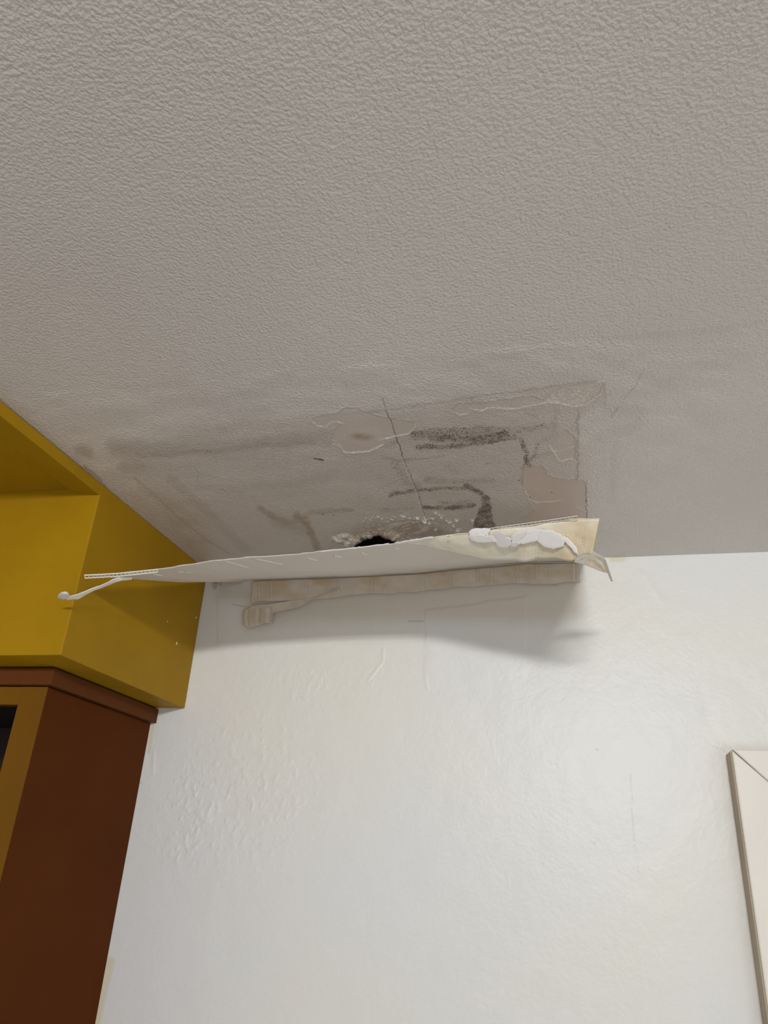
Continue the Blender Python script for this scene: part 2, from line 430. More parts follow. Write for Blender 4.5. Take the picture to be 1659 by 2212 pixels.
    for p, w in (([(65, 228), (100, 257), (135, 262), (160, 240), (195, 238), (215, 250)], 1.5), ([(168, 338), (203, 352), (222, 380), (330, 374), (402, 340)], 1.6),
                 ([(382, 323), (450, 304), (515, 292), (545, 262), (550, 238)], 1.3), ([(710, 188), (750, 205), (792, 200)], 1.4), ([(793, 178), (850, 186), (880, 172), (1010, 176), (1140, 150), (1200, 147), (1260, 166), (1330, 160), (1398, 108)], 1.7),
                 ([(1065, 592), (1100, 608), (1180, 605), (1212, 598)], 1.2), ([(1165, 350), (1185, 380), (1212, 418), (1275, 405)], 1.0), ([(1180, 375), (1220, 370), (1285, 345)], .8),
                 ([(1050, 560), (1075, 590)], 1.0), ([(1333, 560), (1333, 640)], .9), ([(1290, 630), (1333, 650)], .9), ([(1380, 52), (1412, 50)], 2.5)):
        dd = dist_line(X + 2 * (fbm(X / 5, Y / 5, 2) - .5), Y + 3 * (fbm(X / 6 + 9, Y / 4, 2) - .5), z4(p))
        np.maximum(edge, 1.0 * (1 - sstep(w * .35, w * .85, dd)), out=edge)
        dz -= 0.0004 * np.exp(-(dd / 1.2) ** 2)
    # pimples on the textured peel
    vv = vnoise(X / 3.2, Y / 2.0); m2 = (1 - sstep(-8, 0, sdf(X, Y, P2))) * sstep(z4([(880, 0)])[0][0], z4([(1150, 0)])[0][0], X)
    np.maximum(edge, 0.7 * m2 * sstep(.66, .78, vv), out=edge)
    # dark lines, crack, chip
    def line(p, w, v): np.maximum(crack, v * (1 - sstep(w * .4, w, dist_line(X + 6 * (fbm(X / 6, Y / 6, 3) - .5), Y + 2 * (fbm(X / 6 + 5, Y / 6, 3) - .5), p))), out=crack)
    CR = z4([(395, 128), (415, 190), (440, 250), (460, 310), (490, 400), (515, 460), (540, 520), (570, 590), (580, 640), (603, 690)])
    line(CR[:2], 1.2, .45); line(CR[1:5], 1.6, .75); line(CR[4:], 1.3, .6)
    dz += 0.0004 * np.exp(-(dist_line(X, Y, CR) / 1.5) ** 2)
    np.maximum(edge, 0.25 * (1 - sstep(.8, 1.6, np.abs(dist_line(X + 3, Y, CR[4:]) - 1))), out=edge)
    line(z4([(85, 405), (125, 412)]), 2.2, .9)
    np.maximum(edge, .5 * (1 - sstep(.8, 2, dist_line(X, Y, z4([(125, 404), (180, 408)])))), out=edge)
    line(z4([(1333, 505), (1335, 600), (1335, 690)]), 1.1, .6)
    line(z4([(1592, 0), (1560, 70), (1505, 130)]), 0.9, .45); line(z4([(1480, 170), (1445, 215)]), 1.0, .6)
    for q in ((1075, 582), (1172, 562), (1020, 505), (170, 664), (120, 660)):
        line(z4([q, (q[0] + 3, q[1] + 1)]), 1.6, .85)
    # yellow-brown run at lower left and hole surroundings
    stroke(yellow, z7([(1090, 680), (1180, 740), (1260, 770), (1370, 740)]), 16, 0.55)
    stroke(yellow, z7([(1320, 725), (1390, 790), (1420, 860), (1450, 940)]), 17, 0.75)
    stroke(yellow, z7([(1200, 760), (1350, 800)]), 30, 0.35)
    hd = sdf(X, Y, HOLE)
    ax = (X - 815)
    nn = fbm(X / 10, Y / 5, 4)
    ring = (1 - sstep(4, 50, hd * np.where(Y < 1165, 1.25, 1))) * sstep(735, 775, X + 25 * (nn - .5)) * (1 - sstep(930, 985, X))
    np.maximum(yellow, ring * (.6 + .4 * sstep(.38, .62, fbm(ax / 26, Y / 5.0, 3))) * 0.85, out=yellow)
    np.maximum(white, 0.75 * ring * sstep(.60, .72, vnoise(ax / 4.2 + 30, Y / 2.2 + 3)), out=white)
    fill(yellow, z2([(395, 232), (420, 200), (520, 168), (640, 180), (720, 218), (770, 244), (640, 262), (520, 268)]), .62, 8)
    yellow *= .7 + .5 * fbm(X / 14, (Y + .2 * X) / 4, 3)
    np.maximum(smooth, ring * .5, out=smooth)
    # streaks running right from the hole under the crack
    st = np.exp(-((Y - (1136 + 0.06 * (X - 850))) / 20) ** 2) * sstep(820, 860, X) * (1 - sstep(905, 960, X))
    np.maximum(white, st * sstep(.5, .65, fbm(X / 18, (Y + .25 * X) / 3.5, 3)) * .85, out=white)
    np.maximum(yellow, st * sstep(.45, .6, fbm(X / 22 + 9, (Y + .25 * X) / 4, 3)) * .6, out=yellow)
    # white lump left of the hole
    lump = (1 - sstep(.55, 1.05, np.hypot((X - 745) / 30, (Y - 1165) / 13) + .5 * (nn - .5)))
    np.maximum(white, lump * .9 * sstep(.40, .58, fbm(X / 9, Y / 5 + 20, 3)), out=white)
    np.maximum(yellow, lump * .5 * (1 - sstep(.38, .5, fbm(X / 9, Y / 5 + 20, 3))), out=yellow)
    dz -= lump * (0.003 + 0.006 * fbm(X / 8, Y / 5 + 20, 3))
    # rim bulging down around the hole
    dz -= 0.006 * np.exp(-(np.maximum(hd, 0) / 11) ** 2) * (.3 + 1.2 * nn)
    np.maximum(crack, .9 * (1 - sstep(1.0, 5.0, hd + 8 * (nn - .55))), out=crack)
    # blisters
    rb = np.random.default_rng(3)
    blist = [(z4([(x, y)])[0], r) for x, y, r in ((735, 690, 5), (665, 675, 4), (700, 700, 4), (725, 715, 4), (740, 735, 6), (690, 690, 3), (640, 655, 4), (630, 680, 3), (560, 680, 4), (590, 690, 6), (610, 700, 5), (808, 690, 4), (810, 700, 3), (640, 730, 4), (655, 665, 3))]
    for i in range(70):
        t = rb.random(); blist.append(((790 + t * 195 + rb.normal(0, 6), 1118 + abs(rb.normal(0, 7)) + t * 14 - 10 * math.sin(t * 3)), 1.2 + 1.6 * rb.random()))
    for (bx, by), r in blist:
        g = np.exp(-(((X - bx) / r) ** 2 + ((Y - by) / (r * .65)) ** 2))
        dz -= 0.0007 * r * g; np.maximum(white, .8 * sstep(.35, .8, g), out=white)
    # gentle unevenness of the softened plasterboard
    dz -= 0.002 * (fbm(X / 90, Y / 40, 2) - .5)
    fade = np.clip(np.minimum(np.minimum(GX.ravel() - x0, x1 - GX.ravel()) / .03, np.minimum(GY.ravel() - y0, y1 - GY.ravel()) / .012), 0, 1)
    P[:, 2] += np.minimum(dz, .004) * fade
    keepm = hd > -0.5
    X0, X1, Y0 = -2.2, 2.2, -2.2
    ev = [(X0, Y0, H), (X1, Y0, H), (X1, y0, H), (X0, y0, H), (X0, y1, H), (x0, y0, H), (x0, y1, H), (x1, y0, H), (x1, y1, H), (X1, y1, H)]
    ef = [(0, 3, 2, 1), (3, 4, 6, 5), (7, 8, 9, 2)]
    A1 = np.stack([stain, mold, pink, edge], 1); A2 = np.stack([yellow, crack, smooth, white], 1)
    o = grid_mesh('ceiling', P, nx, ny, M_CEIL, keepm, {'tone_masks': np.clip(A1, 0, 1), 'damage': np.clip(A2, 0, 1)}, flip=True, extra=(ev, ef))
    o['kind'] = 'structure'
    # the hollow seen through the hole: ragged sleeve going up into the dark
    rim = [at_z(q, H) for q in HOLE]
    c0 = sum(rim) / len(rim); n = len(rim); V = []; F = []
    for lev, (dzv, sc) in enumerate(((-0.0005, 1.10), (0.012, 1.04), (0.014, 1.7), (0.09, 1.8))):
        for p in rim: V.append(((p[0] - c0[0]) * sc + c0[0], min((p[1] - c0[1]) * sc + c0[1], W + 0.1), H + dzv))
    for a in range(3):
        for i in range(n): F.append((a * n + i, a * n + (i + 1) % n, (a + 1) * n + (i + 1) % n, (a + 1) * n + i))
    F.append(tuple(range(3 * n, 4 * n)))
    mesh('hole_cavity', V, F, M_CAVITY, o)
    return o
ceil_o = build_ceiling()

# ------------------------------------------------------------------ back wall
def build_wall():
    x0, x1 = -1.5 * S, 0.72 * S
    z0, z1 = CAMZ - 0.62 * S, H
    nx, nz = 560, 420
    GX, GZ = np.meshgrid(np.linspace(x0, x1, nx), np.linspace(z0, z1, nz))
    P = np.stack([GX.ravel(), np.full(GX.size, W), GZ.ravel()], 1)
    X, Y = to_px(P)
    Z0 = np.zeros(X.shape); beige = Z0.copy(); yel = Z0.copy(); line = Z0.copy(); rough = Z0.copy(); dy = Z0.copy()
    n = fbm(X / 30, Y / 30, 4)
    # filler patches: slightly raised sheets of plaster with square edges
    def patch(pts, h, soft=1.5, y0=9e9, y1=9.1e9):
        d = sdf(X + 5 * (n - .5), Y + 5 * (n - .5), pts); dy[:] += -h * (1 - sstep(-soft, soft, d)) * (1 - sstep(y0, y1, Y))
    patch(z8([(440, 385), (1035, 300), (1040, 560), (1040, 900), (760, 980), (452, 850)]), 0.0014, 3, 1400, 1500)
    patch(z3([(1170, 450), (1659, 420), (1700, 600), (1170, 640)]), 0.0005, 4)
    patch(z8([(1035, 320), (1230, 318), (1240, 240), (1030, 240)]), 0.0005, 3)
    patch([(470, 1290), (590, 1290), (595, 1390), (470, 1400)], 0.0008, 2)
    for p in (z8([(445, 540), (440, 620), (440, 780), (450, 850)]),):
        dy -= 0.0008 * np.exp(-(dist_line(X, Y, p) / 3) ** 2)
    # ridges and drips in the paint
    for p, w, h in ((z8([(190, 610), (185, 690), (130, 760), (100, 800)]), 2.5, .0010), ([(333, 1622), (331, 1672)], 3, .0010), ([(1390, 1240), (1430, 1300)], 6, .0008)):
        dy -= h * np.exp(-(dist_line(X, Y, p) / w) ** 2)
    # trowelled areas on the left part
    area_r = np.exp(-(((X - 400) / 70) ** 2 + ((Y - 1770) / 110) ** 2)) + .8 * np.exp(-(((X - 560) / 130) ** 2 + ((Y - 1700) / 200) ** 2)) + .6 * np.exp(-(((X - 700) / 120) ** 2 + ((Y - 1470) / 60) ** 2))
    rough += np.clip(area_r, 0, 1)
    dy -= 0.0013 * (fbm(X / 55 + 3, Y / 70, 3) - .5)
    dy -= 0.0012 * rough * sstep(.5, .75, fbm((X + Y * .4) / 9, (Y - X * .3) / 13, 3))
    # torn beige zone directly under the corner, extended to paint in the shadow's brown tone
    d = sdf(X + 10 * (n - .5), Y + 8 * (n - .5), [(466, 1262), (530, 1258), (900, 1225), (1262, 1210), (1258, 1330), (1200, 1350), (900, 1345), (640, 1352), (530, 1362), (524, 1305), (466, 1300)])
    beige += 0.62 * (1 - sstep(-26, 16, d))
    d = dist_line(X, Y, [(465, 1266), (520, 1262)]); beige = np.maximum(beige, .5 * (1 - sstep(2, 8, d)))
    # bare yellowed strip along the cabinet and at the right corner of the ceiling
    for p, w, v in (([(444, 1262), (428, 1335), (410, 1425)], 2.0, .35), ([(330, 1565), (321, 1625)], 4, .5), ([(240, 2075), (222, 2150), (208, 2212)], 9, .55), ([(1322, 1208), (1345, 1208)], 7, .5)):
        dd = dist_line(X, Y, p); yel = np.maximum(yel, v * (1 - sstep(w * .5, w * 1.3, dd)))
    # hairline crack and small nicks
    for p, w, v in (([(1362, 1675), (1366, 1760), (1374, 1840)], 1.4, .22), ([(1374, 1840), (1380, 1900)], 1.2, .12), (z8([(340, 450), (425, 449)]), 1.5, .6), ([(1288, 1618), (1290, 1620)], 2, .4),
                    (z3([(955, 418), (1025, 428)]), 1.5, .5), ([(1540, 1612), (1570, 1624)], 1.0, .35), (z8([(1200, 235), (1228, 236)]), 1.2, .4), ([(420, 1318), (430, 1330)], 1.2, .3),
                    (z8([(490, 310), (495, 328)]), 1.4, .3), ([(1283, 1820), (1287, 1823)], 1.6, .3), ([(300, 1688), (306, 1692)], 2.0, .4)):
        dd = dist_line(X + 3 * (fbm(X / 7, Y / 7, 2) - .5), Y, p); line = np.maximum(line, v * (1 - sstep(w * .4, w * 1.2, dd)))
    # relief fades out at the borders of the fine grid
    fadex = np.clip(np.minimum(np.minimum(GX.ravel() - x0, x1 - GX.ravel()), np.minimum(GZ.ravel() - z0, z1 - GZ.ravel())) / .01, 0, 1)
    P[:, 1] += np.clip(dy, -.006, .001) * fadex
    X0, X1 = -1.62, 2.2
    ev = [(X0, W, 0), (X1, W, 0), (X1, W, H), (X0, W, H), (x0, W, 0), (x1, W, 0), (x0, W, z0), (x1, W, z0), (x0, W, H), (x1, W, H)]
    ef = [(0, 4, 8, 3), (4, 5, 7, 6), (5, 1, 2, 9)]
    o = grid_mesh('wall_back', P, nx, nz, M_WALL, None, {'tone_masks': np.clip(np.stack([beige, yel, line, rough], 1), 0, 1)}, extra=(ev, ef))
    o['kind'] = 'structure'
build_wall()

# left wall and floor of the room
o = box('wall_left', (-1.72, -2.2, 0), (-1.62, W, H), M_PLAIN); o['kind'] = 'structure'
o = box('floor', (-1.72, -2.2, -0.05), (2.2, W, 0), M_FLOOR); o['kind'] = 'structure'

# ------------------------------------------------------------------ bulkhead
XF = -1.344 * S; YB = 1.748 * S; ZB = CAMZ + 0.472 * S
XL = -1.62
blk = box('bulkhead_box', (XL, YB, ZB), (XF, W, H - 0.0005), M_YEL, bev=0.0022)
fa = [(-1.344 * S, H - 0.0015), (-1.344 * S, CAMZ + 0.962 * S), (-1.440 * S, CAMZ + 0.977 * S), (-1.440 * S, H - 0.0015)]
fas = prism('fascia_board', fa, 1, -2.2, YB, M_YEL, bev=0.0008)
rec = box('recessed_panel', (XL, -2.2, CAMZ + 0.988 * S), (-1.440 * S, YB, H - 0.0015), M_YEL)
bulk = empty('bulkhead', (-1.42, (YB + W) / 2, ZB))
keep(bulk, blk, fas, rec)
tag(bulk, 'mustard yellow painted bulkhead box boxed in under the ceiling beside the white wall', 'bulkhead')
# chips of bare plaster in the paint of its side
def chip(px, rad, seed):
    rr = np.random.default_rng(seed); n = 9; V = []
    c = at_plane(px, (XF + .0006, 0, 0), np.array([1., 0, 0]))
    for i in range(n):
        a = i / n * 2 * math.pi; r = rad * (.55 + .7 * rr.random())
        V.append((XF + .0006, c[1] + r * math.cos(a) * 1.0, c[2] + 1.5 * r * math.sin(a)))
    V += [(XF - .0004, v[1], v[2]) for v in V]
    F = [tuple(range(n))] + [(i, n + i, n + (i + 1) % n, (i + 1) % n) for i in range(n)]
    q = mesh('paint_chip', V, F, M_BARS); keep(bulk, q); q['label'] = 'bare white chip in the yellow paint'
chip((382, 1390), .0022, 1); chip((362, 1343), .0014, 2); chip((424, 1334), .0018, 5)

# ------------------------------------------------------------------ cabinet
XP = -1.469 * S; XT = -1.446 * S; YF = 1.890 * S; YT = 1.868 * S
ZT0, ZT1 = CAMZ + 0.418 * S, CAMZ + 0.4665 * S
ZC = 1.22
def cabinet():
    parts = []
    t = 0.018
    parts.append(box('side_panel', (XP - t, YF + .0015, ZC), (XP, W - .0005, ZT0 - .0005), M_BROWN, bev=.0008))
    # face frame: stile, top rail
    xs = -1.555 * S
    zo = CAMZ + 0.364 * S
    parts.append(box('stile', (xs, YF - .0005, ZC), (XP - .0006, YF + t, ZT0 - .0008), M_OCHRE, bev=.0008))
    parts.append(box('rail', (XL, YF, zo), (xs - .0004, YF + t, ZT0 - .0008), M_OCHRE, bev=.0008))
    parts.append(box('rail', (XL, YF, ZC), (xs - .0004, YF + t, ZC + .05), M_OCHRE, bev=.0008))
    # dark inside: back and shelf boards
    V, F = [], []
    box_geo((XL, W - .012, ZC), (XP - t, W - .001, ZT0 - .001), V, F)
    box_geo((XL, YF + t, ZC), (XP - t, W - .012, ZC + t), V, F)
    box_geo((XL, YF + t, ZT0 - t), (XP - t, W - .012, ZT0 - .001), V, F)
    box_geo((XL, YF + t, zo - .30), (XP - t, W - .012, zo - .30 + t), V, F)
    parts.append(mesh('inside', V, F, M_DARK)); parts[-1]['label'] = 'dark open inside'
    # crowning strip running along the front and the side
    pts = [(XL, YT), (XT, YT), (XT, W - .0005)]
    V = []; F = []
    prof = [(0.0, ZT0), (0.0, ZT1), (0.014, ZT1), (0.014, ZT0)]
    st = [((XL, YT), (0, 1)), ((XT, YT), (-1, 1)), ((XT, W - .0005), (-1, 0))]
    for (px, py), (ox, oy) in st:
        for a, z in prof: V.append((px + ox * a, py + oy * a, z))
    for s in range(2):
        for i in range(4): F.append((s * 4 + i, s * 4 + (i + 1) % 4, s * 4 + 4 + (i + 1) % 4, s * 4 + 4 + i))
    F += [(0, 3, 2, 1), (8, 9, 10, 11)]
    tr = mesh('cornice_strip', V, F, M_TRIM)
    bm = bmesh.new(); bm.from_mesh(tr.data); bmesh.ops.recalc_face_normals(bm, faces=bm.faces); bm.to_mesh(tr.data); bm.free()
    bevel(tr, .0012); parts.append(tr)
    e = empty('cabinet', ((XL + XP) / 2, (YF + W) / 2, ZC)); keep(e, *parts)
    tag(e, 'chocolate brown wall cabinet with ochre face frame and dark open front under the yellow bulkhead', 'cabinet')
cabinet()

# ------------------------------------------------------------------ door casing at the right edge
def casing():
    xo = 0.451 * S; zt = CAMZ + 0.360 * S; t = 0.076 * S; w = 0.093 * S
    y0 = W - t
    root = empty('trim_1', (xo, W, 0)); root['kind'] = 'structure'
    # side casing and head casing mitred at the corner; a raised backband lip around the outside
    sd = prism('side_casing', [(xo + .0015, 0.0), (xo + w, 0.0), (xo + w, zt - w), (xo + .0015, zt - .0015)], 1, y0, W - .0005, M_CASE, bev=.0025)
    g = .0010
    hd = prism('head_casing', [(xo + .0015 + g, zt), (xo + w + g, zt - w), (xo + .95, zt - w), (xo + .95, zt)], 1, y0 + .001, W - .0005, M_CASE, bev=.0025)
    sl = box('casing_edge', (xo - .0012, y0 + .003, 0), (xo + .0015, W - .0005, zt - .004), M_CASESIDE, bev=.0008)
    sl['label'] = 'darker brownish outer edge of the casing'
    V, F = [], []
    leaf = box('door_1', (xo + w + .008, W - .030, .005), (xo + .86, W - .006, zt - w - .006), M_CASE, bev=.002)
    leaf['kind'] = 'structure'
    keep(root, sd, hd, sl)
casing()

# ------------------------------------------------------------------ fallen ceiling covering
def lerp_poly(pts, n):
    """resample a polyline given as points with any number of coordinates, by arc length of the first two"""
    p = np.array(pts, float); d = np.r_[0, np.cumsum(np.hypot(*np.diff(p[:, :2], axis=0).T))]
    t = np.linspace(0, d[-1], n)
    return np.stack([np.interp(t, d, p[:, k]) for k in range(p.shape[1])], 1)
def solid(o, th, off=0.0):
    m = o.modifiers.new('thickness', 'SOLIDIFY'); m.thickness = th; m.offset = off; return o
def loft(name, A, B, nv, mat, curve=None, crinkle=0.0, seed=0.0, scale=30, parent=None, th=.0009, uv=None, bulge=None):
    """surface between two rows of 3-D points"""
    A = np.array(A); B = np.array(B); n = len(A)
    P = np.zeros((nv, n, 3))
    for j in range(nv):
        v = j / (nv - 1); P[j] = A * (1 - v) + B * v
        if bulge is not None: P[j] += bulge(v, np.linspace(0, 1, n))
    if crinkle:
        du = np.gradient(P, axis=1); dv = np.gradient(P, axis=0)
        N = np.cross(du, dv); N /= np.linalg.norm(N, axis=2, keepdims=True) + 1e-12
        h = fbm(P[..., 0] * scale + seed, P[..., 1] * scale + P[..., 2] * scale * 1.3 + seed, 3) - .5
        P += N * (h * 2 * crinkle)[..., None]
    idx = np.arange(nv * n).reshape(nv, n)
    F = np.stack([idx[:-1, :-1], idx[:-1, 1:], idx[1:, 1:], idx[1:, :-1]], -1).reshape(-1, 4)
    o = mesh(name, P.reshape(-1, 3), F, mat, parent, True)
    if uv:
        ul = o.data.uv_layers.new(name='UVMap'); jj, ii = np.divmod(np.arange(nv * n), n)
        for lp in o.data.loops: ul.data[lp.index].uv = (ii[lp.vertex_index] / (n - 1) * uv[0], jj[lp.vertex_index] / (nv - 1) * uv[1])
    if th: solid(o, th)
    return o, P

SHEET_SIDE = 1
def covering():
    parts = []
    n = 160
    # hinge along the wall (pixel x, y) and outer edge (x, y, height in units)
    hinge = [(450, 1252), (467, 1257), (522, 1256), (545, 1251), (800, 1243), (900, 1237.5), (1017, 1226), (1135, 1215), (1262, 1212)]
    outer = [(185, 1244, .690), (250, 1240, .700), (330, 1231, .712), (455, 1213, .732), (545, 1204, .742), (620, 1198, .748), (700, 1189.5, .754),
             (790, 1180, .758), (880, 1169, .760), (960, 1157, .758), (1056, 1146, .752), (1150, 1133.5, .748), (1243, 1121.5, .745), (1252, 1121, .744), (1295, 1121, .735)]
    h2 = lerp_poly(hinge, n); o2 = lerp_poly(outer, n)
    A = np.array([at_y(q, W - .0006) for q in h2])
    jit = (fbm(o2[:, 0] / 16, 0 * o2[:, 0] + 4, 3) - .5) * 2.4
    B = np.array([at_z((q[0], q[1] + j), CAMZ + q[2] * S) for q, j in zip(o2, jit)])
    def sag(v, s):
        k = math.sin(v * math.pi)
        out = np.zeros((len(s), 3)); out[:, 2] = -0.010 * k * (0.4 + 0.6 * np.sin(s * math.pi)) + 0.0
        return out
    sheet, PS = loft('sheet', A, B, 40, M_SHEET, crinkle=.0015, scale=14, th=.0012, bulge=sag)
    sheet.data.materials.append(M_BARS); sheet.modifiers[0].material_offset = SHEET_SIDE
    parts.append(sheet)
    # folded-down strip with its adhesive side showing
    fold = [(x, y, z) for x, y, z in outer if x >= 880]
    fo = lerp_poly(fold, 70)
    Fp = np.array([at_z((q[0], q[1] + .6), CAMZ + q[2] * S) for q in fo])
    free = [(878, 1170.5, .02), (905, 1176, .05), (960, 1190, .09), (1005, 1201, .125), (1040, 1208, .14), (1072, 1210, .142), (1094, 1211.5, .142), (1112, 1211, .14), (1136, 1214, .138), (1150, 1212, .134), (1162, 1208, .13), (1176, 1207.5, .125), (1196, 1205.5, .12), (1216, 1209, .115), (1234, 1213, .11), (1250, 1203, .095), (1264, 1196, .08), (1279, 1199, .07)]
    fr = lerp_poly(free, 70)
    Bp = np.array([at_y((q[0], q[1]), f[1] + .72 * q[2] * S) for q, f in zip(fr, Fp)])
    def bul(v, s):
        out = np.zeros((len(s), 3)); k = math.sin(v * math.pi)
        out[:, 1] = -0.012 * k * np.sin(np.clip(s * 1.1, 0, 1) * math.pi); return out
    strip, PF = loft('adhesive_strip', Fp, Bp, 18, M_CREAM, crinkle=.0045, scale=26, seed=3.3, th=.0008, uv=(52, 11), bulge=bul)
    strip['label'] = 'cream adhesive side folded over along the right half'
    parts.append(strip)
    def on_strip(q, off=0.0):
        # point of the strip surface seen along a line, by nearest grid point, moved off it towards the room
        G = PF.reshape(-1, 3); gx, gy = to_px(G)
        d = np.hypot(gx - q[0], gy - q[1]); ii = np.argsort(d)[:4]; w = 1 / (d[ii] + .5)
        c = (G[ii] * w[:, None]).sum(0) / w.sum()
        rd = ray(*q); L = np.linalg.norm(rd); dist = np.dot(c - EYE, rd) / L
        return EYE + rd / L * (dist - off)
    # white paint flakes stuck on it
    FL = [[(862, 225), (880, 214), (900, 211), (935, 212), (963, 214), (952, 244), (925, 242), (890, 239), (868, 246)],
          [(864, 249), (892, 242), (948, 247), (978, 247), (988, 262), (995, 277), (965, 276), (940, 281), (905, 278), (876, 270)],
          [(990, 240), (1005, 228), (1018, 228), (1042, 239), (1044, 252), (1068, 262), (1064, 290), (1052, 302), (1033, 305), (1002, 296), (996, 280), (985, 263)],
          [(1072, 250), (1090, 234), (1110, 232), (1144, 225), (1136, 248), (1106, 274), (1076, 276)],
          [(1069, 280), (1104, 278), (1112, 288), (1092, 301), (1068, 302)],
          [(1147, 225), (1165, 217), (1190, 215), (1221, 220), (1201, 247), (1196, 270), (1160, 276), (1130, 285), (1108, 277), (1138, 250)],
          [(1223, 222), (1250, 220), (1275, 224), (1300, 236), (1320, 246), (1334, 276), (1326, 296), (1300, 302), (1278, 308), (1236, 299), (1206, 275), (1203, 250)],
          [(1330, 251), (1350, 262), (1366, 276), (1396, 310), (1401, 334), (1382, 326), (1372, 308), (1352, 292), (1338, 276)]]
    flakes = []
    for k, f in enumerate(FL):
        px = z2(f)
        cx_ = sum(p[0] for p in px) / len(px); cy_ = sum(p[1] for p in px) / len(px)
        # subdivide the outline for a ragged edge
        rr = np.random.default_rng(20 + k); out = []; px = [((p[0] - cx_) * 1.06 + cx_, (p[1] - cy_) * 1.08 + cy_) for p in px]
        for i, p in enumerate(px):
            q = px[(i + 1) % len(px)]
            for t_ in (0, .25, .5, .75): out.append((p[0] + (q[0] - p[0]) * t_ + rr.normal(0, .45), p[1] + (q[1] - p[1]) * t_ + rr.normal(0, .45)))
        m = len(out)
        inner = [((p[0] - cx_) * .8 + cx_, (p[1] - cy_) * .8 + cy_) for p in out]
        pts = np.array([on_strip(p) for p in out] + [on_strip((cx_, cy_))]); pc = pts.mean(0)
        nn_ = np.linalg.svd(pts - pc)[2][2]
        nn_ = nn_ * (1 if nn_ @ (EYE - pc) > 0 else -1) + rr.normal(0, .06, 3)
        front = max(((p - pc) @ nn_) for p in pts)
        def onp(p, off): return at_plane(p, pc + nn_ / np.linalg.norm(nn_) * (front * .5 + off), nn_)
        V = [onp(p, .0040) for p in out] + [onp(p, .0045) for p in inner] + [onp((cx_, cy_), .0046)]
        F = [(i, (i + 1) % m, m + (i + 1) % m, m + i) for i in range(m)] + [(m + i, m + (i + 1) % m, 2 * m) for i in range(m)]
        fl = mesh('paint_flake', V, F, M_FLAKE); solid(fl, .0010)
        flakes.append(fl)
    keep(strip, *flakes)
    # open fibreglass mesh along the fold on the right and along the torn left end
    def mesh_band(px_top, px_bot, zt, zb, cells, bar):
        V, F = [], []
        T = lerp_poly(px_top, cells + 1); Bm = lerp_poly(px_bot, cells + 1)
        zz = np.linspace(0, 1, cells + 1)
        PT = [at_z(q, CAMZ + (zt[0] * (1 - s) + zt[1] * s) * S) for q, s in zip(T, zz)]
        PB = [at_z(q, CAMZ + (zb[0] * (1 - s) + zb[1] * s) * S) for q, s in zip(Bm, zz)]
        def bar_seg(a, b):
            a = np.array(a); b = np.array(b); d = b - a; L = np.linalg.norm(d); d = d / L
            u = np.cross(d, (0.1, 1, .2)); u /= np.linalg.norm(u); v = np.cross(d, u); n0 = len(V)
            for e in (a - d * bar * .4, b + d * bar * .4):
                for sx, sy in ((-1, -1), (1, -1), (1, 1), (-1, 1)): V.append(e + (u * sx + v * sy) * bar / 2)
            F.extend([(n0, n0 + 1, n0 + 5, n0 + 4), (n0 + 1, n0 + 2, n0 + 6, n0 + 5), (n0 + 2, n0 + 3, n0 + 7, n0 + 6), (n0 + 3, n0, n0 + 4, n0 + 7), (n0 + 3, n0 + 2, n0 + 1, n0), (n0 + 4, n0 + 5, n0 + 6, n0 + 7)])
        for i in range(cells):
            bar_seg(PT[i], PT[i + 1]); bar_seg(PB[i], PB[i + 1])
        for i in range(cells + 1): bar_seg(PT[i], PB[i])
        return V, F
    V, F = mesh_band([(1057, 1141.5), (1150, 1128.5), (1247, 1114.5)], [(1057, 1147), (1150, 1134.5), (1248, 1120)], (.757, .743), (.756, .742), 21, .0007)
    parts.append(mesh('fibreglass_mesh', V, F, M_MESH))
    V, F = mesh_band([(183, 1242.5), (250, 1239), (340, 1230)], [(184, 1249), (250, 1245.5), (340, 1236)], (.688, .710), (.684, .706), 18, .0015)
    parts.append(mesh('fibreglass_mesh', V, F, M_MESH))
    # narrow bars of paper across the underside
    for a, b, w in (((486, 1212.5), (537, 1227), 3.6), ((548, 1207), (611, 1219.5), 3.8), ((664, 1205.5), (685, 1211.5), 4.2), ((721, 1199.5), (738, 1205), 4.2), ((780, 1193.5), (793, 1198.5), 3.6), ((852, 1183), (865, 1187), 3.2), ((382, 1235), (420, 1237.5), 2.6), ((318, 1238), (352, 1244), 3.0)):
        G = PS.reshape(-1, 3); gx, gy = to_px(G)
        def on(q, off):
            d = np.hypot(gx - q[0], gy - q[1]); ii = np.argsort(d)[:6]; wt = 1 / (d[ii] + .4)
            c = (G[ii] * wt[:, None]).sum(0) / wt.sum(); rd = ray(*q); L = np.linalg.norm(rd)
            return EYE + rd / L * (np.dot(c - EYE, rd) / L - off)
        m = 6; V = []; F = []
        dx, dy = b[0] - a[0], b[1] - a[1]; L = math.hypot(dx, dy); nx_, ny_ = -dy / L * w / 2, dx / L * w / 2
        for i in range(m + 1):
            t = i / m; c = (a[0] + dx * t, a[1] + dy * t)
            V += [on((c[0] + nx_, c[1] + ny_), .0035), on((c[0] - nx_, c[1] - ny_), .0035)]
        F = [(2 * i, 2 * i + 1, 2 * i + 3, 2 * i + 2) for i in range(m)]
        bar = mesh('paper_bar', V, F, M_BARS, None, True); solid(bar, .0012); parts.append(bar)
